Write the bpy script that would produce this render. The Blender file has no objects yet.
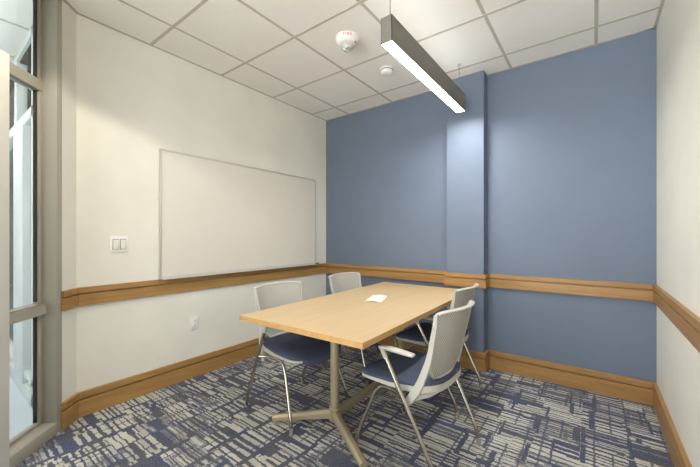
import bpy, bmesh, math, random
from mathutils import Vector, Matrix
random.seed(7)
SC = bpy.context.scene
COL = SC.collection
PI = math.pi
H = 2.741            # ceiling height
S2 = math.sqrt(.5)

# ------------------------------------------------------------------ materials
def lin(c):
    r = []
    for v in c:
        v /= 255.
        r.append(v / 12.92 if v <= .04045 else ((v + .055) / 1.055) ** 2.4)
    return (*r, 1.)

class NT:
    def __init__(s, name):
        s.m = bpy.data.materials.new(name); s.m.use_nodes = True
        s.t = s.m.node_tree; s.n = s.t.nodes; s.l = s.t.links
        s.b = s.n['Principled BSDF']
    def new(s, t, **k):
        n = s.n.new(t)
        for a, v in k.items(): setattr(n, a, v)
        return n
    def put(s, sock, v):
        if isinstance(v, bpy.types.NodeSocket): s.l.new(v, sock)
        elif v is not None: sock.default_value = v
    def math(s, op, a, b=None, c=None):
        n = s.new('ShaderNodeMath', operation=op)
        for i, v in enumerate((a, b, c)): s.put(n.inputs[i], v)
        return n.outputs[0]
    def coord(s, kind='Object', scale=(1, 1, 1), rot=(0, 0, 0)):
        t = s.new('ShaderNodeTexCoord'); m = s.new('ShaderNodeMapping')
        m.inputs['Scale'].default_value = scale; m.inputs['Rotation'].default_value = rot
        s.l.new(t.outputs[kind], m.inputs[0]); return m.outputs[0]
    def noise(s, v, scale, detail=3, rough=.55, out='Fac'):
        n = s.new('ShaderNodeTexNoise'); n.inputs['Scale'].default_value = scale
        n.inputs['Detail'].default_value = detail; n.inputs['Roughness'].default_value = rough
        s.put(n.inputs['Vector'], v); return n.outputs[out]
    def ramp(s, f, stops, interp='LINEAR'):
        n = s.new('ShaderNodeValToRGB'); e = n.color_ramp.elements; n.color_ramp.interpolation = interp
        while len(e) < len(stops): e.new(.5)
        for el, (p, c) in zip(e, stops): el.position = p; el.color = c
        s.put(n.inputs[0], f); return n.outputs[0]
    def mix(s, f, a, b, blend='MIX'):
        n = s.new('ShaderNodeMix', data_type='RGBA', blend_type=blend)
        s.put(n.inputs[0], f); s.put(n.inputs[6], a); s.put(n.inputs[7], b); return n.outputs[2]
    def bump(s, h, strength=.2, dist=.002):
        n = s.new('ShaderNodeBump'); n.inputs['Strength'].default_value = strength; n.inputs['Distance'].default_value = dist
        s.put(n.inputs['Height'], h); s.l.new(n.outputs[0], s.b.inputs['Normal'])
    def done(s, col=None, rough=.5, metal=0., spec=.5, **k):
        s.put(s.b.inputs['Base Color'], col); s.put(s.b.inputs['Roughness'], rough)
        s.put(s.b.inputs['Metallic'], metal); s.put(s.b.inputs['Specular IOR Level'], spec)
        for a, v in k.items(): s.put(s.b.inputs[a.replace('_', ' ')], v)
        return s.m

def paint(name, rgb, rough=.6, var=.03, spec=.3, bump=.015):
    t = NT(name); c = t.coord()
    n = t.noise(c, 3., 2)
    a = lin(rgb); lo = tuple(v * (1 - var) for v in a[:3]) + (1,); hi = tuple(min(1, v * (1 + var)) for v in a[:3]) + (1,)
    t.bump(t.noise(c, 220., 2), bump, .001)
    return t.done(t.ramp(n, [(.3, lo), (.7, hi)]), rough, spec=spec)

def plain(name, rgb, rough=.45, metal=0., spec=.5, bump=.0, bscale=300.):
    t = NT(name); c = t.coord(); n = t.noise(c, 14., 2)
    a = lin(rgb); lo = tuple(v * .99 for v in a[:3]) + (1,)
    if bump: t.bump(t.noise(c, bscale, 2), bump, .001)
    return t.done(t.ramp(n, [(.35, lo), (.65, a)]), rough, metal, spec)

def wood(name, light, dark, axis, rough=.4, scale=1., spec=.4, contrast=1.):
    t = NT(name)
    sc = {'x': (1.2, 22, 22), 'y': (22, 1.2, 22), 'z': (22, 22, 1.2)}[axis]
    c = t.coord('Object', tuple(v * scale for v in sc))
    a = t.noise(c, 1.3, 6, .6); b = t.noise(t.coord('Object', tuple(v * scale * 6 for v in sc)), 1., 3, .6)
    f = t.math('ADD', t.math('MULTIPLY', a, .65), t.math('MULTIPLY', b, .35))
    h = .16 / contrast
    t.bump(b, .05, .001)
    return t.done(t.ramp(f, [(.5 - h, lin(dark)), (.5 + h, lin(light))]), rough, spec=spec)

def emitter(name, rgb, strength):
    t = NT(name)
    n = t.noise(t.coord(), 5.)
    t.put(t.b.inputs['Emission Color'], t.ramp(n, [(0, lin(rgb)), (1, lin(rgb))]))
    return t.done(lin(rgb), .4, Emission_Strength=strength)

def carpet_material():
    t = NT('carpet_tile_pattern')
    tc = t.new('ShaderNodeTexCoord').outputs['Object']
    dn = t.noise(tc, 26., 2, out='Color')
    off = t.new('ShaderNodeVectorMath', operation='MULTIPLY_ADD')
    t.l.new(dn, off.inputs[0]); off.inputs[1].default_value = (.020, .016, 0); t.l.new(tc, off.inputs[2])
    dn2 = t.noise(tc, 130., 2, out='Color')
    off2 = t.new('ShaderNodeVectorMath', operation='MULTIPLY_ADD')
    t.l.new(dn2, off2.inputs[0]); off2.inputs[1].default_value = (.016, .013, 0); t.l.new(off.outputs[0], off2.inputs[2])
    sep = t.new('ShaderNodeSeparateXYZ'); t.l.new(off2.outputs[0], sep.inputs[0])
    X, Y = sep.outputs[0], sep.outputs[1]
    def uneven(Yv, Xv, amp, freq):          # rows of unequal height, still straight
        c = t.new('ShaderNodeCombineXYZ'); t.put(c.inputs[1], Yv); t.put(c.inputs[0], t.math('MULTIPLY', t.math('FLOOR', t.math('DIVIDE', Xv, .27)), 3.7))
        return t.math('ADD', Yv, t.math('MULTIPLY', t.noise(c.outputs[0], freq, 1), amp))
    Y = uneven(Y, X, .075, 9.)
    def rnd(*v):
        c = t.new('ShaderNodeCombineXYZ')
        for i, q in enumerate(v): t.put(c.inputs[i], q)
        w = t.new('ShaderNodeTexWhiteNoise', noise_dimensions='3D'); t.l.new(c.outputs[0], w.inputs[0]); return w.outputs['Value']
    M = t.math
    def layer(row, length, bar, gap, seed, thr):
        # columns of blocks; each column has its own row phase, so the rows step sideways
        yq0 = M('DIVIDE', Y, row * 6)
        big = M('FLOOR', yq0)
        xs = M('ADD', M('DIVIDE', X, length), M('MULTIPLY', rnd(big, seed, 1.), 3.))
        ci = M('FLOOR', xs); fx = M('FRACT', xs)
        ys = M('ADD', M('DIVIDE', Y, row), M('MULTIPLY', rnd(ci, big, seed), .9))
        ri = M('FLOOR', ys); fy = M('FRACT', ys)
        cell = rnd(ci, ri, seed + 3.)
        g = M('ADD', gap * .5, M('MULTIPLY', rnd(ri, ci, seed + 5.), gap * 1.6))
        isgap = M('LESS_THAN', fy, g)
        b = M('ADD', bar * .3, M('MULTIPLY', rnd(ci, big, seed + 7.), bar * 1.5))
        isbar = M('LESS_THAN', fx, b)
        lite = M('GREATER_THAN', cell, thr)
        on = M('MULTIPLY', lite, M('MULTIPLY', M('SUBTRACT', 1., isgap), M('SUBTRACT', 1., isbar)))
        tone = M('ADD', .55, M('MULTIPLY', rnd(ri, ci, seed + 9.), .45))
        return M('MULTIPLY', on, tone)
    A = layer(.044, .23, .10, .34, 11., .10)
    B = layer(.0250, .17, .10, .36, 23., .12)
    Cc = layer(.031, .21, .10, .30, 37., .08)
    m1 = rnd(M('FLOOR', M('DIVIDE', X, .31)), M('FLOOR', M('DIVIDE', Y, .155)), 2.)
    m2 = M('GREATER_THAN', rnd(M('FLOOR', M('DIVIDE', X, .23)), M('FLOOR', M('DIVIDE', Y, .27)), 5.), .55)
    v = M('ADD', M('MULTIPLY', A, M('SUBTRACT', 1., m2)), M('MULTIPLY', Cc, m2))
    k = M('MULTIPLY', M('GREATER_THAN', m1, .60), .72)
    v = M('MULTIPLY', v, M('ADD', M('SUBTRACT', 1., k), M('MULTIPLY', k, B)))
    # stray thin lines running the other way
    cx = M('FLOOR', M('DIVIDE', X, .083)); fx = M('FRACT', M('DIVIDE', X, .083))
    thin = M('MULTIPLY', M('LESS_THAN', fx, .13), M('GREATER_THAN', rnd(cx, M('FLOOR', M('DIVIDE', Y, .24)), 8.), .45))
    v = M('MULTIPLY', v, M('SUBTRACT', 1., M('MULTIPLY', thin, .8)))
    big = t.noise(tc, 3.2, 2)
    v = M('MULTIPLY', v, M('ADD', .85, M('MULTIPLY', big, .5)))
    sp = t.noise(tc, 300., 2, .7)
    sp2 = t.noise(tc, 120., 2, .7)
    v = M('ADD', v, M('MULTIPLY', M('SUBTRACT', sp, .5), .8))
    v = M('ADD', v, M('MULTIPLY', M('SUBTRACT', sp2, .5), .9))
    hue = t.ramp(t.noise(tc, 7., 2), [(.38, (0, 0, 0, 1)), (.62, (1, 1, 1, 1))])
    dark = t.mix(hue, lin(CARPET_D1), lin(CARPET_D2))
    lite = t.mix(hue, lin(CARPET_L1), lin(CARPET_L2))
    col = t.mix(t.ramp(v, [(-.0, (0, 0, 0, 1)), (.88, (1, 1, 1, 1))]), dark, lite)
    t.bump(M('ADD', sp, M('MULTIPLY', v, .5)), .5, .004)
    return t.done(col, .95, spec=.1)
CARPET_D1, CARPET_D2 = (72, 79, 106), (86, 88, 98)
CARPET_L1, CARPET_L2 = (202, 200, 192), (192, 190, 180)

def perforated_material():
    t = NT('perforated_grey_plastic')
    s = t.new('ShaderNodeSeparateXYZ'); t.l.new(t.coord(), s.inputs[0])
    M = t.math
    u = M('MULTIPLY', s.outputs[1], 2 * PI / .0135); w = M('MULTIPLY', s.outputs[2], 2 * PI / .0135)
    p = M('MULTIPLY', M('COSINE', u), M('COSINE', w))
    f = t.ramp(p, [(.28, (0, 0, 0, 1)), (.45, (1, 1, 1, 1))])
    col = t.mix(f, lin(PLASTIC), lin((106, 103, 97)))
    t.bump(M('SUBTRACT', 1., f), .5, .003)
    return t.done(col, .5, spec=.3)
PLASTIC = (190, 188, 180)

def glass_material():
    t = NT('clear_window_glass')
    t.n.remove(t.b)
    fr = t.new('ShaderNodeLayerWeight'); fr.inputs[0].default_value = .12
    tr = t.new('ShaderNodeBsdfTransparent'); tr.inputs[0].default_value = (.93, .96, .96, 1)
    gl = t.new('ShaderNodeBsdfGlossy'); gl.inputs['Roughness'].default_value = .02; gl.inputs[0].default_value = (1, 1, 1, 1)
    mx = t.new('ShaderNodeMixShader'); t.l.new(fr.outputs['Fresnel'], mx.inputs[0])
    t.l.new(tr.outputs[0], mx.inputs[1]); t.l.new(gl.outputs[0], mx.inputs[2])
    t.l.new(mx.outputs[0], t.n['Material Output'].inputs[0])
    return t.m

def ceiling_material():
    t = NT('mineral_ceiling_tile'); c = t.coord()
    n = t.noise(c, 2.2, 2); f = t.noise(c, 350., 3, .7)
    t.bump(f, .15, .002)
    a = t.ramp(n, [(.3, lin((242, 240, 235))), (.7, lin((246, 244, 239)))])
    return t.done(t.mix(t.ramp(f, [(.3, (1, 1, 1, 1)), (.5, (0, 0, 0, 1))]), a, lin((234, 231, 224))), .9, spec=.1)

M_ = {}
M_['carpet'] = carpet_material()
M_['ceil'] = ceiling_material()
M_['grid'] = plain('ceiling_grid_white', (190, 186, 174), .6, spec=.2)
M_['cream'] = paint('cream_wall_paint', (235, 233, 223))
M_['blue'] = paint('blue_wall_paint', (107, 119, 138), .55)
M_['frame'] = paint('warm_grey_frame_paint', (167, 163, 151), .45, spec=.4)
M_['white_paint'] = paint('pale_door_paint', (219, 217, 209), .5)
M_['gasket'] = plain('dark_gasket', (58, 52, 42), .7)
M_['oak_x'] = wood('oak_trim_along_x', (173, 137, 86), (145, 106, 61), 'x')
M_['oak_y'] = wood('oak_trim_along_y', (173, 137, 86), (145, 106, 61), 'y')
M_['maple'] = wood('maple_laminate', (208, 184, 144), (198, 171, 130), 'y', .32, .8, .5)
M_['maple_edge'] = wood('maple_edge_shaded', (192, 156, 102), (178, 139, 85), 'y', .45)  # darker maple: the table edge's shading is put into the colour
M_['platinum'] = plain('platinum_powder_coat', (168, 156, 130), .42, .35)
M_['chrome'] = plain('satin_chrome_tube', (186, 180, 166), .22, 1.)
M_['plastic'] = plain('warm_white_plastic', PLASTIC, .42, spec=.4)
M_['perf'] = perforated_material()
M_['fabric'] = plain('navy_seat_fabric', (76, 83, 103), .95, spec=.15, bump=.5, bscale=600.)
M_['glide'] = plain('grey_nylon_glide', (148, 145, 136), .5)
M_['board'] = plain('glossy_whiteboard_surface', (226, 222, 212), .32, spec=.4)
M_['alu'] = plain('satin_aluminium', (206, 203, 196), .38, .45)
M_['cable'] = plain('grey_wire_cable', (120, 116, 108), .4, .2)
M_['tray'] = plain('pale_anodised_tray', (214, 212, 206), .35, .2)
M_['black'] = plain('black_rubber', (20, 20, 22), .55)
M_['dark_label'] = plain('dark_label', (52, 48, 44), .5)
M_['white'] = plain('white_device_plastic', (244, 242, 238), .4)
M_['slot'] = plain('dark_slot', (96, 90, 82), .6)
M_['red'] = plain('red_print', (190, 42, 36), .5)
M_['strobe'] = plain('clear_strobe_lens', (190, 192, 190), .12, .2)
M_['housing'] = plain('bronze_grey_housing', (116, 112, 105), .5, .0)
M_['paper'] = plain('white_paper', (238, 234, 226), .6)
M_['glass'] = glass_material()
M_['corr_floor'] = paint('pale_grey_corridor_floor', (204, 210, 218), .5)
M_['corr_wall'] = paint('pale_corridor_paint', (206, 208, 206))
M_['post_grey'] = paint('pale_grey_frame', (196, 200, 200), .45)
M_['tan'] = paint('tan_cabinet_laminate', (214, 196, 150), .5)
M_['lens'] = emitter('led_lens_glow', (255, 253, 249), 112.)
M_['uplens'] = emitter('led_uplight_glow', (253, 253, 252), 6.5)
M_['panel_glow'] = emitter('ceiling_panel_glow', (255, 252, 246), 30.)
M_['can_glow'] = emitter('added_downlight_glow', (255, 238, 210), 4.)

# ------------------------------------------------------------------ mesh helpers
class MB:
    def __init__(s): s.bm = bmesh.new()
    def box(s, a, b, bevel=0., seg=2, mat=None):
        a, b = Vector(a), Vector(b); c = (a + b) / 2; d = b - a
        t = bmesh.new(); bmesh.ops.create_cube(t, size=1.)
        for v in t.verts: v.co = Vector((v.co.x * d.x, v.co.y * d.y, v.co.z * d.z)) + c
        if bevel: bmesh.ops.bevel(t, geom=list(t.edges), offset=bevel, segments=seg, profile=.5, affect='EDGES')
        return s._add(t, mat)
    def _add(s, t, mat=None):
        if mat is not None: bmesh.ops.transform(t, matrix=mat, verts=t.verts)
        m = bpy.data.meshes.new('tmp'); t.to_mesh(m); t.free()
        s.bm.from_mesh(m); bpy.data.meshes.remove(m); return s
    def prism(s, pts, z0, z1, bevel=0.):
        t = bmesh.new()
        lo = [t.verts.new((x, y, z0)) for x, y in pts]; hi = [t.verts.new((x, y, z1)) for x, y in pts]
        n = len(pts)
        t.faces.new(lo[::-1]); t.faces.new(hi)
        for i in range(n): t.faces.new((lo[i], lo[(i + 1) % n], hi[(i + 1) % n], hi[i]))
        bmesh.ops.recalc_face_normals(t, faces=t.faces)
        if bevel: bmesh.ops.bevel(t, geom=list(t.edges), offset=bevel, segments=2, profile=.5, affect='EDGES')
        return s._add(t)
    def sweep(s, path, sec, up=(0, 0, 1), cap=True, scales=None):
        """sec: 2D closed section (side, up) carried along the path."""
        t = bmesh.new(); P = [Vector(p) for p in path]; rings = []; prev = Vector(up)
        for i, p in enumerate(P):
            a = P[max(0, i - 1)]; b = P[min(len(P) - 1, i + 1)]
            T = (b - a).normalized()
            side = T.cross(prev)
            if side.length < 1e-5: side = T.cross(Vector((1, 0, 0)))
            side.normalize(); u = side.cross(T).normalized(); prev = u
            k = scales[i] if scales else (1, 1)
            rings.append([t.verts.new(p + side * (q[0] * k[0]) + u * (q[1] * k[1])) for q in sec])
        n = len(sec)
        for i in range(len(rings) - 1):
            for j in range(n):
                t.faces.new((rings[i][j], rings[i][(j + 1) % n], rings[i + 1][(j + 1) % n], rings[i + 1][j]))
        if cap: t.faces.new(rings[0][::-1]); t.faces.new(rings[-1])
        bmesh.ops.recalc_face_normals(t, faces=t.faces)
        return s._add(t)
    def tube(s, path, r, n=14, rad=0., up=(0, 0, 1)):
        if rad: path = fillet(path, rad)
        return s.sweep(path, [(r * math.cos(2 * PI * i / n), r * math.sin(2 * PI * i / n)) for i in range(n)], up)
    def lathe(s, prof, n=32, mat=None):
        t = bmesh.new(); rings = []
        for r, z in prof:
            if r < 1e-6: rings.append([t.verts.new((0, 0, z))])
            else: rings.append([t.verts.new((r * math.cos(2 * PI * i / n), r * math.sin(2 * PI * i / n), z)) for i in range(n)])
        for a, b in zip(rings, rings[1:]):
            for i in range(n):
                j = (i + 1) % n
                if len(a) == 1 and len(b) == 1: continue
                if len(a) == 1: t.faces.new((a[0], b[i], b[j]))
                elif len(b) == 1: t.faces.new((a[i], a[j], b[0]))
                else: t.faces.new((a[i], a[j], b[j], b[i]))
        bmesh.ops.recalc_face_normals(t, faces=t.faces)
        return s._add(t, mat)
    def shell(s, grid, closed_u=False):
        """grid rows of points -> faces"""
        t = bmesh.new(); g = [[t.verts.new(p) for p in row] for row in grid]
        for i in range(len(g) - 1):
            m = len(g[i])
            for j in range(m if closed_u else m - 1):
                q = (g[i][j], g[i][(j + 1) % m], g[i + 1][(j + 1) % m], g[i + 1][j])
                t.faces.new(q)
        bmesh.ops.remove_doubles(t, verts=t.verts, dist=1e-6)
        bmesh.ops.recalc_face_normals(t, faces=t.faces)
        return s._add(t)
    def build(s, name, mat, parent=None, smooth=40):
        m = bpy.data.meshes.new(name); s.bm.to_mesh(m); s.bm.free()
        m.materials.append(mat)
        if smooth:
            m.polygons.foreach_set('use_smooth', [True] * len(m.polygons))
            m.set_sharp_from_angle(angle=math.radians(smooth))
        o = bpy.data.objects.new(name, m); COL.objects.link(o)
        if parent: o.parent = parent
        return o

def fillet(path, rad, n=7):
    P = [Vector(p) for p in path]; out = [P[0]]
    for a, p, b in zip(P, P[1:], P[2:]):
        u = (a - p); v = (b - p); k = min(rad, u.length * .48, v.length * .48)
        A = p + u.normalized() * k; B = p + v.normalized() * k
        for i in range(n + 1):
            f = i / n; out.append(A * (1 - f) ** 2 + p * (2 * f * (1 - f)) + B * f * f)
    out.append(P[-1]); return out

def tag(o, label=None, cat=None, group=None, kind=None):
    if label: o['label'] = label
    if cat: o['category'] = cat
    if group: o['group'] = group
    if kind: o['kind'] = kind
    return o
def thing(name, label, cat, loc=(0, 0, 0), rz=0., group=None):
    o = bpy.data.objects.new(name, None); COL.objects.link(o); o.empty_display_size = .1
    o.location = loc; o.rotation_euler = (0, 0, rz); return tag(o, label, cat, group)
def struct(o, label=None, cat=None): return tag(o, label, cat, kind='structure')
def copy_tree(o, parent=None):
    c = o.copy(); COL.objects.link(c)
    if parent: c.parent = parent
    for ch in [q for q in bpy.data.objects if q.parent is o]: copy_tree(ch, c)
    return c

# ------------------------------------------------------------------ room shell
XR, YB, YF = 3.17, 3.224, -.50
DG = .655                                     # diagonal wall line: X + Y = DG
room = [(0, YB), (0, DG), (DG - YF, YF), (XR, YF), (XR, YB)]
struct(MB().prism(room, -.06, 0).build('floor', M_['carpet'], smooth=0), 'patterned navy and taupe carpet with broken block stripes', 'floor')

# ceiling: tiles a few millimetres above the flange of the grid
ceil = struct(MB().prism(room, H + .0008, H + .05).build('ceiling', M_['ceil'], smooth=0), 'white suspended ceiling of square mineral tiles', 'ceiling')
def clip_x(y):   # left limit of the room at y
    return max(0., DG - y)
g = MB(); w = .0105
for x in (.38, .99, 1.60, 2.21, 2.82):
    y0 = max(YF, DG - x); g.box((x - w, y0, H - .001), (x + w, YB, H + .006))
for k in range(-2, 4):
    y = 1.115 + .61 * k if k < 4 else 0
    if y > YF: g.box((clip_x(y), y - w, H - .0015), (XR, y + w, H + .006))
g.build('ceiling_grid', M_['grid'], ceil, smooth=0)
e = MB()                                       # wall angle
e.box((0, DG, H - .002), (.018, YB, H + .006)); e.box((0, YB - .018, H - .002), (XR, YB, H + .006))
e.box((XR - .018, YF, H - .002), (XR, YB, H + .006))
e.prism([(0, DG), (.018, DG + .007), (.12, DG - .095), (.107, DG - .107)], H - .002, H + .006)
e.build('wall_angle', M_['grid'], ceil, smooth=0)

struct(MB().box((-.12, DG - .03, 0), (0, YB + .12, H + .05)).build('wall_left', M_['cream'], smooth=0), 'cream painted wall behind the whiteboard', 'wall')
struct(MB().box((0, YB, 0), (XR, YB + .12, H + .05)).build('wall_back', M_['blue'], smooth=0), 'blue painted accent wall', 'wall')
struct(MB().box((XR, YF - .12, 0), (XR + .12, YB + .12, H + .05)).build('wall_right', M_['cream'], smooth=0), 'cream painted wall at the right edge', 'wall')
def added_window(name, y0, y1, xs, za, zb, mat, label):
    o = struct(thing(name, label, 'window'))
    f = MB(); ym = (y0 + y1) / 2
    for x in xs: f.box((x - .025, y0, za), (x + .025, y1, zb), .002)
    for z in (za, zb - .05): f.box((xs[0], y0, z), (xs[-1], y1, z + .05), .002)
    f.build('window_frame', mat, o)
    return o
added_window('fill_window_front', YF - .10, YF, (DG - YF + .03, 2.16, XR - .025), 0, H, M_['frame'], 'added open framed front behind the camera, unseen, lets fill daylight in')  # unseen front without panes, added so daylight fills the room
struct(MB().prism([(-.05, DG - .03), (0, DG), (.105, DG - .105), (.055, DG - .155)], 0, H + .05).build('wall_corner', M_['cream'], smooth=0), 'short angled cream wall piece beside the window frame', 'wall')
CX0, CX1, CY = 1.662, 2.004, 3.10
struct(MB().box((CX0, CY, 0), (CX1, YB, H)).build('column', M_['blue'], smooth=0), 'square blue column standing against the blue wall', 'column')

# wood trim: two stepped boards with a dark groove between
def trim(name, axis_mat, runs, z0, zg, z1, label, kind):
    b = MB()
    for (p, q, nrm, c0, c1) in runs:           # from p to q, normal into room, mitre extension at both ends
        p, q, nrm = Vector(p), Vector(q), Vector(nrm); d = (q - p).normalized()
        def strip(za, zb, t, bev=.002):
            pts = [p + d * 0, q, q + nrm * t + d * (c1 * t), p + nrm * t - d * (c0 * t)]
            b.prism([(v.x, v.y) for v in pts], za, zb, bev)
        strip(z0, zg - .005, .021); strip(zg - .007, zg + .007, .004, 0); strip(zg + .005, z1, .023)
    return struct(b.build(name, axis_mat, smooth=0), label, kind)
DSTUB = ((0, DG), (.105, DG - .105), (S2, S2))
k8 = -math.tan(PI / 8)
for nm, z0, zg, z1, what, kind in (('baseboard', 0., .122, .17, 'oak baseboard', 'baseboard'), ('trim', .757, .84, .882, 'oak chair rail', 'trim')):
    names = {'baseboard': ['baseboard_left', 'baseboard_back', 'baseboard_right', 'baseboard_corner', 'baseboard_column', 'baseboard_back_right'],
             'trim': ['trim_1', 'trim_2', 'trim_3', 'trim_4', 'trim_5', 'trim_6']}[nm]
    trim(names[0], M_['oak_y'], [((0, DG), (0, YB), (1, 0), k8, -1)], z0, zg, z1, what + ' along the cream whiteboard wall', kind)
    trim(names[1], M_['oak_x'], [((0, YB), (CX0, YB), (0, -1), -1, -1)], z0, zg, z1, what + ' on the blue wall left of the column', kind)
    trim(names[5], M_['oak_x'], [((CX1, YB), (XR, YB), (0, -1), -1, -1)], z0, zg, z1, what + ' on the blue wall right of the column', kind)
    trim(names[2], M_['oak_y'], [((XR, YB), (XR, YF), (-1, 0), -1, 0)], z0, zg, z1, what + ' along the right cream wall', kind)
    trim(names[3], M_['oak_y'], [((.105, DG - .105), (0, DG), (S2, S2), 0, k8)], z0, zg, z1, what + ' on the angled wall piece by the window', kind)
    trim(names[4], M_['oak_x'], [((CX0, CY), (CX1, CY), (0, -1), 1, 1), ((CX1, CY), (CX1, YB), (1, 0), 1, -1), ((CX0, YB), (CX0, CY), (-1, 0), -1, 1)], z0, zg, z1, what + ' wrapping the blue column', kind)

# ------------------------------------------------------------------ glazed corner: local axes t (towards camera side) and n (into room)
N0 = DG * S2                                   # n of the wall face
DM = Matrix(((S2, S2, 0, 0), (-S2, S2, 0, 0), (0, 0, 1, 0), (0, 0, 0, 1)))   # (t,n,z) -> world
T0, T1, T2 = (.105 - (DG - .105)) * S2 - .012, .16, 1.16
NF = N0 + .003                                  # front face of the frame
NG = NF - .105                                  # glass side
win = struct(thing('window_1', 'full height warm grey framed glass sidelight in the corner', 'window'))
def dbox(b, a, c, bev=.002): return b.box(a, c, bev, 2, DM)
f = MB()
dbox(f, (T0, NG - .03, 0), (T0 + .045, NF, H)); dbox(f, (T1 - .045, NG - .03, 0), (T1, NF, H))
dbox(f, (T0, NG - .03, H - .03), (T1, NF, H))
f.build('window_frame', M_['frame'], win)
f = MB(); dbox(f, (T0 + .045, NG - .03, 0), (T1 - .045, NF, .072)); f.build('window_sill', M_['frame'], win)
f = MB()
for za, zb in ((.072, .76), (.82, 2.125), (2.19, H - .03)):
    for (ta, tb) in ((T0 + .045, T0 + .067), (T1 - .067, T1 - .045)):
        dbox(f, (ta, NG, za), (tb, NG + .024, zb), .001)
dbox(f, (T0 + .045, NG, .072), (T1 - .045, NG + .024, .09), .001)
f.build('glazing_stop', M_['frame'], win)
f = MB()
for za, zb in ((.09, .75), (.83, 2.12), (2.195, H - .035)):
    dbox(f, (T0 + .064, NG - .006, za), (T0 + .073, NG + .012, zb), 0)
f.build('glazing_gasket', M_['gasket'], win)
f = MB(); dbox(f, (T0 + .045, NG - .03, .745), (T1 - .045, NG + .036, .815), .001); dbox(f, (T0 + .045, NG + .02, .748), (T1 - .045, NG + .045, .800), .001)
f.build('middle_rail', M_['frame'], win, smooth=20)
f = MB(); dbox(f, (T0 + .045, NG - .03, 2.125), (T1 - .045, NG + .030, 2.19), .001); f.build('transom_bar', M_['frame'], win, smooth=20)
for za, zb in ((.072, .745), (.815, 2.125), (2.19, H - .03)):
    f = MB(); dbox(f, (T0 + .05, NG - .006, za), (T1 - .05, NG, zb), 0); f.build('pane', M_['glass'], win, smooth=0)
# door beside the sidelight, standing slightly ajar
fr = MB()
dbox(fr, (T1, NG - .03, 0), (T1 + .005, NF, H)); dbox(fr, (T2 - .045, NG - .03, 0), (T2, NF, H)); dbox(fr, (T1, NG - .03, 2.125), (T2, NF, 2.19)); dbox(fr, (T1, NG - .03, H - .03), (T2, NF, H))
dbox(fr, (T1, NG - .03, 2.19), (T2, NG - .01, H - .03))
dr = struct(thing('door_1', 'pale painted door standing slightly ajar at the left edge', 'door'))
fr.build('door_frame', M_['frame'], dr)
HT = T2 - .05; LW = .945; aj = math.radians(6.5)
LM = DM @ Matrix.Translation((HT, NF - .03, 0)) @ Matrix.Rotation(-aj, 4, 'Z')
lf = MB(); lf.box((-LW, -.022, .01), (0, .022, 2.12), .002, 2, LM); lf.build('door_leaf', M_['white_paint'], dr)
hd = MB()
for s in (1, -1):
    hd.tube([tuple(LM @ Vector((-LW + .28, s * .02, 1.0))), tuple(LM @ Vector((-LW + .28, s * .065, 1.0))), tuple(LM @ Vector((-LW + .40, s * .065, 1.0)))], .009, rad=.015)
hd.build('door_handle', M_['chrome'], dr)

# ------------------------------------------------------------------ corridor seen through the sidelight
struct(MB().prism([(-9, -2.0), (3.3, -2.0), (3.3, YF), (1.155, YF), (-.03, DG - .03), (-.12, .60), (-.12, 3.3), (-9, 3.3)], -.06, -.002).build('floor_corridor', M_['corr_floor'], smooth=0), 'pale grey corridor floor beyond the glass', 'floor')
cc = struct(MB().prism([(-9, -2.0), (3.3, -2.0), (3.3, YF), (1.105, YF - .05), (-.03, DG - .1), (-.12, .60), (-.12, 3.3), (-9, 3.3)], H + .004, H + .05).build('ceiling_corridor', M_['ceil'], smooth=0), 'corridor ceiling beyond the glass', 'ceiling')
g = MB()
for k in range(14):
    x = -.5 - .61 * k; g.box((x - w, -1.9, H - .001), (x + w, .5, H + .006))
for y in (-1.4, -.79, -.18): g.box((-9, y - w, H - .0015), (-.1, y + w, H + .006))
g.build('ceiling_grid', M_['grid'], cc, smooth=0)
b = MB(); b.box((-9, -2.02, 0), (3.3, -1.9, .12)); b.box((-9, -2.02, 2.68), (3.3, -1.9, H + .05)); b.box((3.18, -2.02, 0), (3.3, YF - .12, H + .05)); b.box((-9, -2.02, .12), (.5, -1.9, 2.68))
struct(b.build('wall_corridor', M_['corr_wall'], smooth=0))
added_window('fill_window_corridor', -2.0, -1.92, (.525, 1.85, 3.155), .12, 2.68, M_['frame'], 'added window frames across the corridor, unseen, admitting fill daylight')  # unseen opening added to bring in soft fill from the world light
struct(MB().box((-9.12, -2.02, 0), (-9, 3.4, H + .05)).build('wall_corridor_end', M_['corr_wall'], smooth=0))
struct(MB().box((-9, 3.3, 0), (-.12, 3.42, .3)).box((-9, 3.3, 2.6), (-.12, 3.42, H + .05)).build('wall_office', M_['corr_wall'], smooth=0))
added_window('fill_window_office', 3.32, 3.40, (-4.95, -3.4, -1.8, -.145), .3, 2.6, M_['post_grey'], 'added window frames, unseen, brightening the office next door')  # unseen opening added to lighten the office ceiling
w2 = struct(thing('window_2', 'glazed office front with pale frame seen beyond the sidelight', 'window'))
f = MB(); Y5 = .50
for x in (-.40, -2.3, -3.6, -4.9, -6.2, -7.5):
    f.box((x - .03, Y5, 0), (x + .03, Y5 + .1, H), .003)
f.box((-9, Y5, 2.09), (-.12, Y5 + .1, 2.17), .003); f.box((-9, Y5, H - .06), (-.12, Y5 + .1, H), .003)
f.box((-9, Y5, 0), (-.12, Y5 + .1, .10), .003); f.box((-9, Y5, .15), (-.12, Y5 + .1, .20), .003)
f.box((-1.10, Y5, 2.17), (-1.0, Y5 + .1, H - .06), .002)
f.build('window_frame', M_['post_grey'], w2)
f = MB()
for za, zb in ((.1, 2.09), (2.17, H - .06)):
    for xa in (-1.13, -.70): f.box((xa - .007, Y5 + .02, za), (xa + .007, Y5 + .08, zb))
f.box((-9, Y5 + .02, H - .075), (-.12, Y5 + .08, H - .058))
f.build('glazing_gasket', M_['gasket'], w2, smooth=0)
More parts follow.
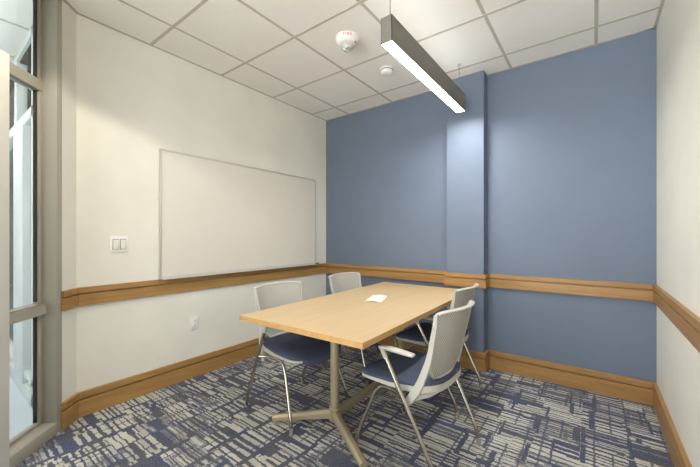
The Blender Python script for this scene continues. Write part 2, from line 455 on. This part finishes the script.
f = MB(); f.box((-1.07, Y5 - .01, 0.1), (-.69, Y5 + .11, 2.09), .004); f.build('window_pier', M_['post_grey'], w2)
f = MB(); f.box((-9, Y5 + .045, .1), (-.12, Y5 + .051, H - .06)); f.build('pane', M_['glass'], w2, smooth=0)
struct(MB().box((-5.1, Y5 + .1, 0), (-5, 3.3, H)).build('wall_office_side', M_['corr_wall'], smooth=0))
cb = thing('cabinet', 'tan cupboard seen far off through the sidelight glass', 'cabinet', (-5, .62, 0))
MB().box((.003, 0, 0), (.45, 1.2, 1.62), .006).build('cabinet_body', M_['post_grey'], cb)
for (za, zb) in ((.10, .80), (.86, 1.06), (1.10, 1.60)):
    for ya in (.02, .61): MB().box((.45, ya, za), (.468, ya + .57, zb), .003).build('door', M_['tan'], cb)
for i, (x, lab) in enumerate(((-1.3, 'recessed corridor ceiling panel light nearest the office front corner'), (-3.7, 'recessed corridor ceiling panel light in the middle of the corridor'), (-6.1, 'recessed corridor ceiling panel light farthest down the corridor'))):
    L = thing('ceiling_light', lab, 'ceiling light', (x, -.5, H - .012))
    b = MB(); b.box((-.3, -.3, 0), (.3, .3, .012), .002); b.build('frame', M_['white'], L)
    b = MB(); b.box((-.27, -.27, -.004), (.27, .27, .001)); b.build('diffuser', M_['panel_glow'], L, smooth=0)

# ------------------------------------------------------------------ whiteboard
wb = thing('whiteboard', 'wide wall mounted whiteboard with thin aluminium frame above the oak rail', 'whiteboard', (0, 1.178, .885))
BW, BH = 1.832, 1.052
b = MB(); b.box((.003, .008, .01), (.014, BW - .008, BH - .008)); b.build('board_surface', M_['board'], wb, smooth=0)
b = MB()
b.box((.0, 0, 0), (.02, .014, BH), .002); b.box((0, BW - .014, 0), (.02, BW, BH), .002)
b.box((0, .012, BH - .014), (.02, BW - .012, BH), .002); b.box((0, .012, 0), (.02, BW - .012, .014), .002)
b.build('board_frame', M_['alu'], wb)
b = MB(); b.sweep([(0, .002, 0), (0, BW - .002, 0)], [(-.0, .0), (.0, .028), (.01, .030), (.012, .008), (.06, .008), (.060, .026), (.07, .026), (.072, .0)], up=(0, 0, 1))
tr = b.build('marker_tray', M_['tray'], wb)
b = MB(); b.box((.066, BW - .062, .004), (.0735, BW - .006, .018), .002); b.build('tray_end_badge', M_['dark_label'], wb)['label'] = 'small dark badge at the right end of the tray'

# ------------------------------------------------------------------ wall plates
sw = thing('light_switch', 'white double rocker light switch plate on the cream wall', 'light switch', (0, .902, 1.172))
b = MB(); b.box((0, -.057, -.058), (.010, .057, .058), .003); b.build('switch_plate', M_['white'], sw)
for s in (-1, 1):
    b = MB(); b.box((.004, s * .023 - .0195, -.037), (.0106, s * .023 + .0195, .037)); b.build('rocker_gap_shade', M_['slot'], sw, smooth=0)  # dark box paints in the shadow gap round the rocker
    b = MB(); b.box((.007, s * .023 - .0165, -.034), (.018, s * .023 + .0165, .034), .002)
    o = b.build('rocker', M_['white'], sw); o.rotation_euler = (0, .05, 0)
ot = thing('power_outlet', 'white wall power outlet low on the cream wall below the oak rail', 'power outlet', (0, 1.471, .472))
b = MB(); b.box((0, -.035, -.058), (.009, .035, .058), .003); b.build('outlet_plate', M_['white'], ot)
for s in (-1, 1):
    b = MB(); b.box((.005, -.017, s * .021 - .014), (.0115, .017, s * .021 + .014), .003); r = b.build('receptacle', M_['white'], ot)
    b = MB(); b.box((.0110, -.008, s * .021 - .002), (.0120, -.006, s * .021 + .007)); b.box((.0110, .006, s * .021 - .002), (.0120, .008, s * .021 + .006)); b.box((.0110, -.002, s * .021 - .010), (.0120, .002, s * .021 - .006))
    b.build('slots', M_['slot'], r, smooth=0)

# ------------------------------------------------------------------ ceiling devices
fa = thing('fire_alarm', 'round white ceiling fire alarm with strobe lens and red FIRE lettering', 'fire alarm', (1.307, 1.971, H - .001))
b = MB(); b.lathe([(0, 0), (.088, 0), (.090, -.012), (.085, -.034), (.071, -.050), (.052, -.056), (0, -.058)], 40); b.build('alarm_body', M_['white'], fa)
# lens on the far half of the face, seen from the camera
va = math.atan2(1.971 - 0, 1.307 - 2.81)        # direction camera -> alarm in plan
b = MB(); b.lathe([(0, -.040), (.040, -.042), (.042, -.056), (.034, -.072), (.014, -.080), (0, -.081)], 28); o = b.build('strobe_lens', M_['strobe'], fa)
o.location = (.012 * math.cos(va), .012 * math.sin(va), -.012)
b = MB(); b.box((-.005, -.034, -.084), (.005, .034, -.046), .002); p = b.build('strobe_tube', M_['white'], o); p.rotation_euler = (0, 0, va + .6)
cu = bpy.data.curves.new('fire_text', 'FONT'); cu.body = 'FIRE'; cu.size = .030; cu.align_x = 'CENTER'; cu.align_y = 'CENTER'; cu.extrude = .0006; cu.space_character = 1.25
to = bpy.data.objects.new('tmp_text', cu); COL.objects.link(to)
bpy.context.view_layer.update()
me = bpy.data.meshes.new_from_object(to.evaluated_get(bpy.context.evaluated_depsgraph_get())); bpy.data.objects.remove(to)
me.materials.clear(); me.materials.append(M_['red'])
tx = bpy.data.objects.new('lettering', me); COL.objects.link(tx); tx.parent = fa; tx['label'] = 'red FIRE lettering'
near = va + PI                                  # toward camera in plan
nd = Vector((math.cos(near), math.sin(near), 0))
tilt = math.radians(16)                         # face normal: toward camera and down
nz = (nd * math.cos(tilt) + Vector((0, 0, -math.sin(tilt)))).normalized()
rx = Vector((0, 0, 1)).cross(nz).normalized(); uy = nz.cross(rx)
pos = nd * .0885 + Vector((0, 0, -.0235))
tx.matrix_local = Matrix(((rx.x, uy.x, nz.x, pos.x), (rx.y, uy.y, nz.y, pos.y), (rx.z, uy.z, nz.z, pos.z), (0, 0, 0, 1)))
b = MB(); b.box((-.004, -.008, -.004), (.004, .008, .004), .001); q = b.build('indicator', M_['red'], fa)
q.location = (.070 * math.cos(near + 1.05), .070 * math.sin(near + 1.05), -.052); q.rotation_euler = (0, 0, near + 1.05)
sd = thing('smoke_detector', 'small round white smoke detector on the ceiling beside the pendant light', 'smoke detector', (1.314, 2.545, H - .001))
b = MB(); b.lathe([(0, 0), (.060, 0), (.062, -.010), (.058, -.014), (.056, -.020), (.052, -.040), (.040, -.050), (.018, -.053), (0, -.053)], 36); b.build('detector_body', M_['white'], sd)
b = MB(); b.lathe([(.0555, -.018), (.0575, -.018), (.0575, -.024), (.0555, -.024)], 36); b.build('sensing_slot', M_['slot'], sd)

# ------------------------------------------------------------------ pendant light
PX, PY0, PY1, PZ0, PZ1 = 1.858, 1.614, 2.912, 2.336, 2.488
pd = thing('pendant_light', 'long grey linear pendant light hanging from two cables over the table', 'pendant light', (PX, PY0, PZ0))
L = PY1 - PY0; hw = .036
b = MB()
b.box((-hw, 0, .0), (-hw + .003, L, PZ1 - PZ0)); b.box((hw - .003, 0, 0), (hw, L, PZ1 - PZ0))
b.box((-hw, .0, 0), (hw, .004, PZ1 - PZ0)); b.box((-hw, L - .004, 0), (hw, L, PZ1 - PZ0)); b.box((-hw + .003, .004, .07), (hw - .003, L - .004, .078))
b.build('housing', M_['housing'], pd, smooth=0)
b = MB(); b.shell([[(-hw + .003, .004, .004), (hw - .003, .004, .004)], [(-hw + .003, L - .004, .004), (hw - .003, L - .004, .004)]]); b.build('lens', M_['lens'], pd, smooth=0)
b = MB(); b.shell([[(-.02, .01, PZ1 - PZ0 - .008), (.02, .01, PZ1 - PZ0 - .008)], [(-.02, L - .01, PZ1 - PZ0 - .008), (.02, L - .01, PZ1 - PZ0 - .008)]]); b.build('uplight_lens', M_['uplens'], pd, smooth=0)
for y in (.045, L - .045):
    c = MB(); c.tube([(0, y, PZ1 - PZ0 - .02), (0, y, H - PZ0)], .0026, 8); c = c.build('suspension_cable', M_['cable'], pd)
    d = MB(); d.lathe([(0, 0), (.016, 0), (.018, -.006), (.006, -.012), (.006, -.032), (0, -.034)], 20); o = d.build('cable_mount', M_['alu'], c); o.location = (0, y, H - PZ0)

# ------------------------------------------------------------------ table
TX, TY, TR, TZ = 1.484, 2.121, math.radians(1.5), .742
tb = thing('conference_table', 'rectangular maple conference table on grey metal pedestal legs', 'table', (TX, TY, 0), TR)
A, B = .456, .905
b = MB(); b.box((-A + .002, -B + .002, TZ - .029), (A - .002, B - .002, TZ), .001, 1); b.build('tabletop', M_['maple'], tb, smooth=0)
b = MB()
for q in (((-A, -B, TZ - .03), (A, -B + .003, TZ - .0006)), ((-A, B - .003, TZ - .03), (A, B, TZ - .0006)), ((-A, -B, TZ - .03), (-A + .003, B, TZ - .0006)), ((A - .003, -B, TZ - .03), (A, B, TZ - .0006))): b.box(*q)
b.build('shaded_edge_band', M_['maple_edge'], tb, smooth=0)  # edge strips with their shade painted in
PYL = .475
def arm_path(s, sx):
    return [(-.045, s * PYL, .078), (-.045 + sx * .06, s * (PYL + .04), .076), (-.015 + sx * .366, s * (PYL + .244 + .015 * sx), .045)]
for s in (-1, 1):
    b = MB(); b.lathe([(0, .03), (.034, .03), (.036, .035), (.036, .11), (.0285, .118), (.0285, TZ - .04), (.0285, TZ - .032)], 28)
    b.box((-.16, -.05, TZ - .042), (.16, .05, TZ - .03), .003)
    b.box((-.03, -.26, TZ - .05), (.03, .26, TZ - .03), .004)
    o = b.build('leg', M_['platinum'], tb); o.location = (-.045, s * PYL, 0)
    for sx in (-1, 1):
        b = MB()
        P = arm_path(s, sx)
        b.sweep(P, [(-.024, -.026), (.024, -.026), (.024, .006), (.010, .022), (-.010, .022), (-.024, .006)], scales=[(1.1, 1.1), (1.05, 1.), (.9, .62)])
        o = b.build('foot', M_['platinum'], tb, smooth=20)
        c = MB(); c.lathe([(0, 0), (.014, 0), (.014, .012), (.006, .014), (.006, .034), (0, .034)], 16); c = c.build('glide', M_['glide'], o)
        c.location = (P[2][0] - sx * .012, P[2][1] - s * .008, 0)
b = MB(); b.sweep([(-.045, -PYL, .075), (-.045, PYL, .075)], [(-.022, -.028), (.022, -.028), (.022, .006), (.009, .020), (-.009, .020), (-.022, .006)])
b.build('stretcher', M_['platinum'], tb, smooth=20)

# folded sheet on the table and the cord under it
ps = MB(); pts = []
for i in range(9):
    u = -1 + 2 * i / 8
    z = TZ + .0012 + .008 * max(0, 1 - abs(u)) ** 1.2
    pts.append((u * .062, z))
ps.shell([[(x, y, z) for y in (-.135, -.05, .05, .135)] for x, z in pts] )
ps.shell([[(x, y, z - .0008) for y in (-.135, -.05, .05, .135)] for x, z in pts])
pp = ps.build('paper_sheet', M_['paper'])
pp.location = (1.446, 2.165, 0); pp.rotation_euler = (0, 0, math.radians(20)); tag(pp, 'creased white sheet of paper lying in the middle of the table', 'paper')
cd = MB(); cl = []
for i in range(25):
    a = 2 * PI * i / 24
    cl.append((.019 * math.sin(a), .012 * math.sin(a), -.099 + .037 * math.cos(a)))
cd.tube([(0, -.16, .0), (0, -.03, 0), (0, -.014, -.012)] + cl + [(.0, .014, -.012), (0, .03, 0), (0, .45, 0)], .0042, 8)
co = cd.build('power_cord', M_['black'], tb); co.location = (.365, -.657, TZ - .03 - .004)

# ------------------------------------------------------------------ chair (front = +x)
def superell(a, n=4.5):
    c, s = math.cos(a), math.sin(a)
    return (abs(c) ** (2 / n) * (1 if c >= 0 else -1), abs(s) ** (2 / n) * (1 if s >= 0 else -1))
def seat_xy(a, k=1., grow=0.):
    ex, ey = superell(a)
    x = .026 + ex * (.238 + grow) * k
    y = ey * (.232 + .012 * (x / .22) + grow) * k
    return x, y
def seat_top(x, y):
    z = .486 + .030 * (y / .23) ** 2 * (.3 + .7 * max(0, -x / .2 + .3)) - .010 * math.cos(x * 7)
    if x > .15: z -= .020 * ((x - .15) / .10) ** 2
    if x < -.12: z += .012 * ((-x - .12) / .09) ** 2
    return z
def disc_shell(mb, top, bot, grow=0., nr=9, na=56, fall=0.):
    rows = []
    def fx(p):
        w = max(0, (p[0] - .12) / .14) * max(0, 1 - (p[1] / .2) ** 4)
        return (p[0] + fall * w, p[1], p[2] - fall * .9 * w * w)
    ks = [math.sin(PI / 2 * i / nr) for i in range(nr + 1)]
    for k in ks: rows.append([(*seat_xy(2 * PI * j / na, k, grow), top(*seat_xy(2 * PI * j / na, k, grow), k)) for j in range(na)])
    for k in ks[::-1]: rows.append([(*seat_xy(2 * PI * j / na, k, grow), bot(*seat_xy(2 * PI * j / na, k, grow), k)) for j in range(na)])
    return mb.shell([[fx(p) for p in r] for r in rows], True)

def shz(x, y, k): return seat_top(min(x, .15), y) - .044 - .07 * max(0, x - .10)

def make_chair():
    ch = thing('conference_chair', '', 'chair', (0, 0, 0), 0, 'chairs around the conference table')
    b = MB(); disc_shell(b, lambda x, y, k: seat_top(x, y) - .026 * k ** 8, lambda x, y, k: seat_top(x, y) - .044 - .012 * max(0, x) / .24, fall=.014)
    b.build('seat_pad', M_['fabric'], ch)['label'] = 'navy upholstered seat pad'
    b = MB(); disc_shell(b, lambda x, y, k: shz(x, y, k) + .006 * k ** 12, lambda x, y, k: shz(x, y, k) - .005 - (.004 + .12 * max(0, (.22 - x))) * (1 - .55 * k ** 5), grow=.004)
    b.build('seat_shell', M_['plastic'], ch)
    # backrest
    def Z(v): return .488 + .370 * v
    def X(v): return -.192 - .080 * v - .020 * v ** 3
    def W(v): return .122 + (.060 * min(1, v / .16)) + .030 * v
    def S(u, v, o=0.): return Vector((X(v) + .045 * u * u * (.45 + .55 * v) + .012 * max(0, v - .8) / .2 * abs(u) ** 3 - o, W(v) * u, Z(v) - .010 * (abs(u) ** 6) * (1 if v > .9 else 0)))
    rows = []
    for i in range(25):
        v = i / 24; rows.append([S(-1 + j / 10, v) for j in range(21)])
    back = [[p + Vector((-.006, 0, -.001)) for p in r] for r in rows]
    b = MB(); b.shell(rows); b.shell(back)
    b.build('backrest', M_['perf'], ch)['label'] = 'perforated grey back panel'
    b = MB()
    # rim round the panel: left edge, top, right edge, bottom
    edge = [S(-1, i / 16) for i in range(17)] + [S(-1 + j / 8, 1) for j in range(1, 16)] + [S(1, 1 - i / 16) for i in range(17)]
    edge = edge + [S(1 - j / 8, 0) for j in range(1, 16)] + [S(-1, 0)]
    ell = [(.010 * math.cos(2 * PI * i / 12), .007 * math.sin(2 * PI * i / 12)) for i in range(12)]
    b.sweep([p + Vector((-.003, 0, 0)) for p in edge], ell, up=(1, 0, 0))
    # top lip rolled back
    b.sweep([S(-1 + j / 10, 1) + Vector((-.008, 0, .001)) for j in range(21)], [(.014 * math.cos(2 * PI * i / 12), .007 * math.sin(2 * PI * i / 12)) for i in range(12)], up=(0, 0, 1))
    # bottom band of the panel
    for s in (-1, 1):
        path = [S(s, 1 - .02) , S(s, .8), S(s, .6), S(s, .45), S(s, .3) + Vector((.003, s * .006, 0)), S(s, .16) + Vector((.010, s * .018, 0)), Vector((-.150, s * .215, .485)), Vector((-.126, s * .226, .435)), Vector((-.100, s * .234, .395)), Vector((-.086, s * .236, .372))]
        sec = [(-.008, -.012), (.0, -.014), (.008, -.012), (.010, 0), (.008, .013), (0, .015), (-.008, .013), (-.010, 0)]
        kk = [(.8, .75), (.85, .85), (.9, .95), (1, 1.05), (1, 1.2), (1.05, 1.35), (1.1, 1.5), (1.15, 1.6), (1.15, 1.5), (1., 1.0)]
        b.sweep(path, sec, up=(1, 0, 0), scales=kk)
    # band joining both uprights below the seat rear
    b.sweep([(-.100, -.24, .400), (-.17, -.16, .418), (-.196, 0, .424), (-.17, .16, .418), (-.100, .24, .400)], [(-.006, -.012), (.006, -.012), (.006, .012), (-.006, .012)])
    b.build('back_frame', M_['plastic'], ch)
    for s in (-1, 1):
        b = MB(); b.tube([(.030, s * .296, .648), (-.258, s * .260, .085), (-.270, s * .259, .012)], .0115, rad=.035)
        o = b.build('leg', M_['chrome'], ch)
        c = MB(); c.lathe([(0, 0), (.0105, 0), (.0122, .004), (.0122, .045), (0, .045)], 16); c = c.build('foot_glide', M_['glide'], o); c.location = (-.270, s * .259, 0)
        b = MB(); b.tube([(-.090, s * .280, .414), (-.03, s * .235, .413), (.085, s * .215, .410), (.132, s * .222, .360), (.236, s * .256, .085), (.244, s * .258, .012)], .0115, rad=.035)
        o = b.build('leg', M_['chrome'], ch)
        c = MB(); c.lathe([(0, 0), (.0105, 0), (.0122, .004), (.0122, .045), (0, .045)], 16); c = c.build('foot_glide', M_['glide'], o); c.location = (.244, s * .258, 0)
        b = MB()
        path = [(.044, s * .297, .652), (.030, s * .297, .656), (-.04, s * .298, .656), (-.11, s * .299, .655), (-.150, s * .299, .653), (-.160, s * .299, .652)]
        sec = [(-.021, -.004), (-.014, -.010), (.014, -.010), (.021, -.004), (.021, .004), (.014, .009), (-.014, .009), (-.021, .004)]
        b.sweep(path, sec, scales=[(.55, .55), (.9, 1), (1, 1), (1.05, .85), (1.0, .7), (.8, .5)])
        b.sweep([(.032, s * .297, .655), (.018, s * .295, .622), (.006, s * .293, .598)], [(.0135 * math.cos(2 * PI * i / 10), .0150 * math.sin(2 * PI * i / 10)) for i in range(10)], up=(1, 0, 0), scales=[(1, 1), (.96, .95), (.9, .85)])
        b.build('armrest', M_['plastic'], ch)
    # cross tube below the seat
    b = MB(); b.tube([(-.0, -.225, .412), (-.0, .225, .412)], .009); b.build('cross_tube', M_['chrome'], ch)
    return ch
c0 = make_chair()
spots = [((1.090, 1.672), -5., 'white backed navy chair nearest the light switch, left front of the table'),
         ((1.09, 2.51), -5., 'white backed navy chair at the far left of the table, by the blue wall'),
         ((1.975, 1.755), 175.5, 'white backed navy chair in the foreground right of the table, perforated back toward us'),
         ((1.805, 2.47), 178., 'white backed navy chair behind the foreground chair, beside the blue column')]
for i, ((x, y), a, lab) in enumerate(spots):
    o = c0 if i == 0 else copy_tree(c0)
    o.location = (x, y, 0); o.rotation_euler = (0, 0, math.radians(a)); o['label'] = lab

# ------------------------------------------------------------------ lights
SKY = 12.5
dl = thing('added_downlight', 'added round ceiling downlight above the glazed corner, unseen, put in for brightness', 'ceiling light', (.98, .30, H))  # unseen lamp added to throw a scallop and fill on the left wall
b = MB(); b.lathe([(.055, -.003), (.085, -.004), (.088, .0), (.055, .001)], 32); b.build('trim_ring', M_['white'], dl)
b = MB(); b.lathe([(0, .0005), (.055, .0005), (.055, .0015), (0, .0015)], 28); b.build('lamp_lens', M_['can_glow'], dl)
ld = bpy.data.lights.new('added_downlight_beam', 'SPOT'); ld.energy = 64; ld.spot_size = math.radians(128); ld.spot_blend = .22; ld.shadow_soft_size = .03; ld.color = lin((255, 244, 226))[:3]
lo = bpy.data.objects.new('added_downlight_beam', ld); COL.objects.link(lo); lo.parent = dl; lo.location = (0, 0, -.01)

wd = bpy.data.worlds.new('World'); SC.world = wd; wd.use_nodes = True
wt = wd.node_tree; bg = wt.nodes['Background']
wc = wt.nodes.new('ShaderNodeTexCoord'); ws = wt.nodes.new('ShaderNodeSeparateXYZ'); wr = wt.nodes.new('ShaderNodeValToRGB')
wa = wt.nodes.new('ShaderNodeMath'); wa.operation = 'MULTIPLY_ADD'; wa.inputs[1].default_value = .5; wa.inputs[2].default_value = .5
wt.links.new(wc.outputs['Generated'], ws.inputs[0]); wt.links.new(ws.outputs['Z'], wa.inputs[0]); wt.links.new(wa.outputs[0], wr.inputs[0]); wt.links.new(wr.outputs[0], bg.inputs[0])
wr.color_ramp.elements[0].position = .47; wr.color_ramp.elements[0].color = (.985, .985, .968, 1)
wr.color_ramp.elements[1].position = .53; wr.color_ramp.elements[1].color = (.44, .45, .455, 1)
bg.inputs[1].default_value = SKY
pl = bpy.data.lights.new('fill_window_portal', 'AREA'); pl.shape = 'RECTANGLE'; pl.size = 2.66; pl.size_y = 2.56; pl.cycles.is_portal = True
po = bpy.data.objects.new('fill_window_portal', pl); COL.objects.link(po); po.location = (1.84, -1.905, 1.40); po.rotation_euler = (PI / 2, 0, PI)


# ------------------------------------------------------------------ camera
F, CXp, HY = 326., 350., 236.5
cam = bpy.data.cameras.new('Camera'); co = bpy.data.objects.new('Camera', cam); COL.objects.link(co)
cam.sensor_fit = 'HORIZONTAL'; cam.sensor_width = 36.; cam.lens = F / 700 * 36.
cam.shift_y = (HY - 233.5) / 700; cam.clip_start = .02
co.location = (2.81, 0, 1.229); co.rotation_euler = (PI / 2, 0, math.atan2(.6, .8))
SC.camera = co
SC.view_settings.view_transform = 'Standard'; SC.view_settings.look = 'None'; SC.view_settings.gamma = 1.; SC.view_settings.use_curve_mapping = False
SC.view_settings.exposure = -.16
for k in ('panel_glow', 'can_glow'): M_[k].cycles.emission_sampling = 'NONE'
SC.cycles.use_light_tree = False; SC.cycles.sample_clamp_indirect = 4.
SC.cycles.use_denoising = True; SC.cycles.use_adaptive_sampling = False; SC.cycles.caustics_reflective = False; SC.cycles.caustics_refractive = False; SC.cycles.blur_glossy = 1.
SC.cycles.max_bounces = 12; SC.cycles.diffuse_bounces = 8
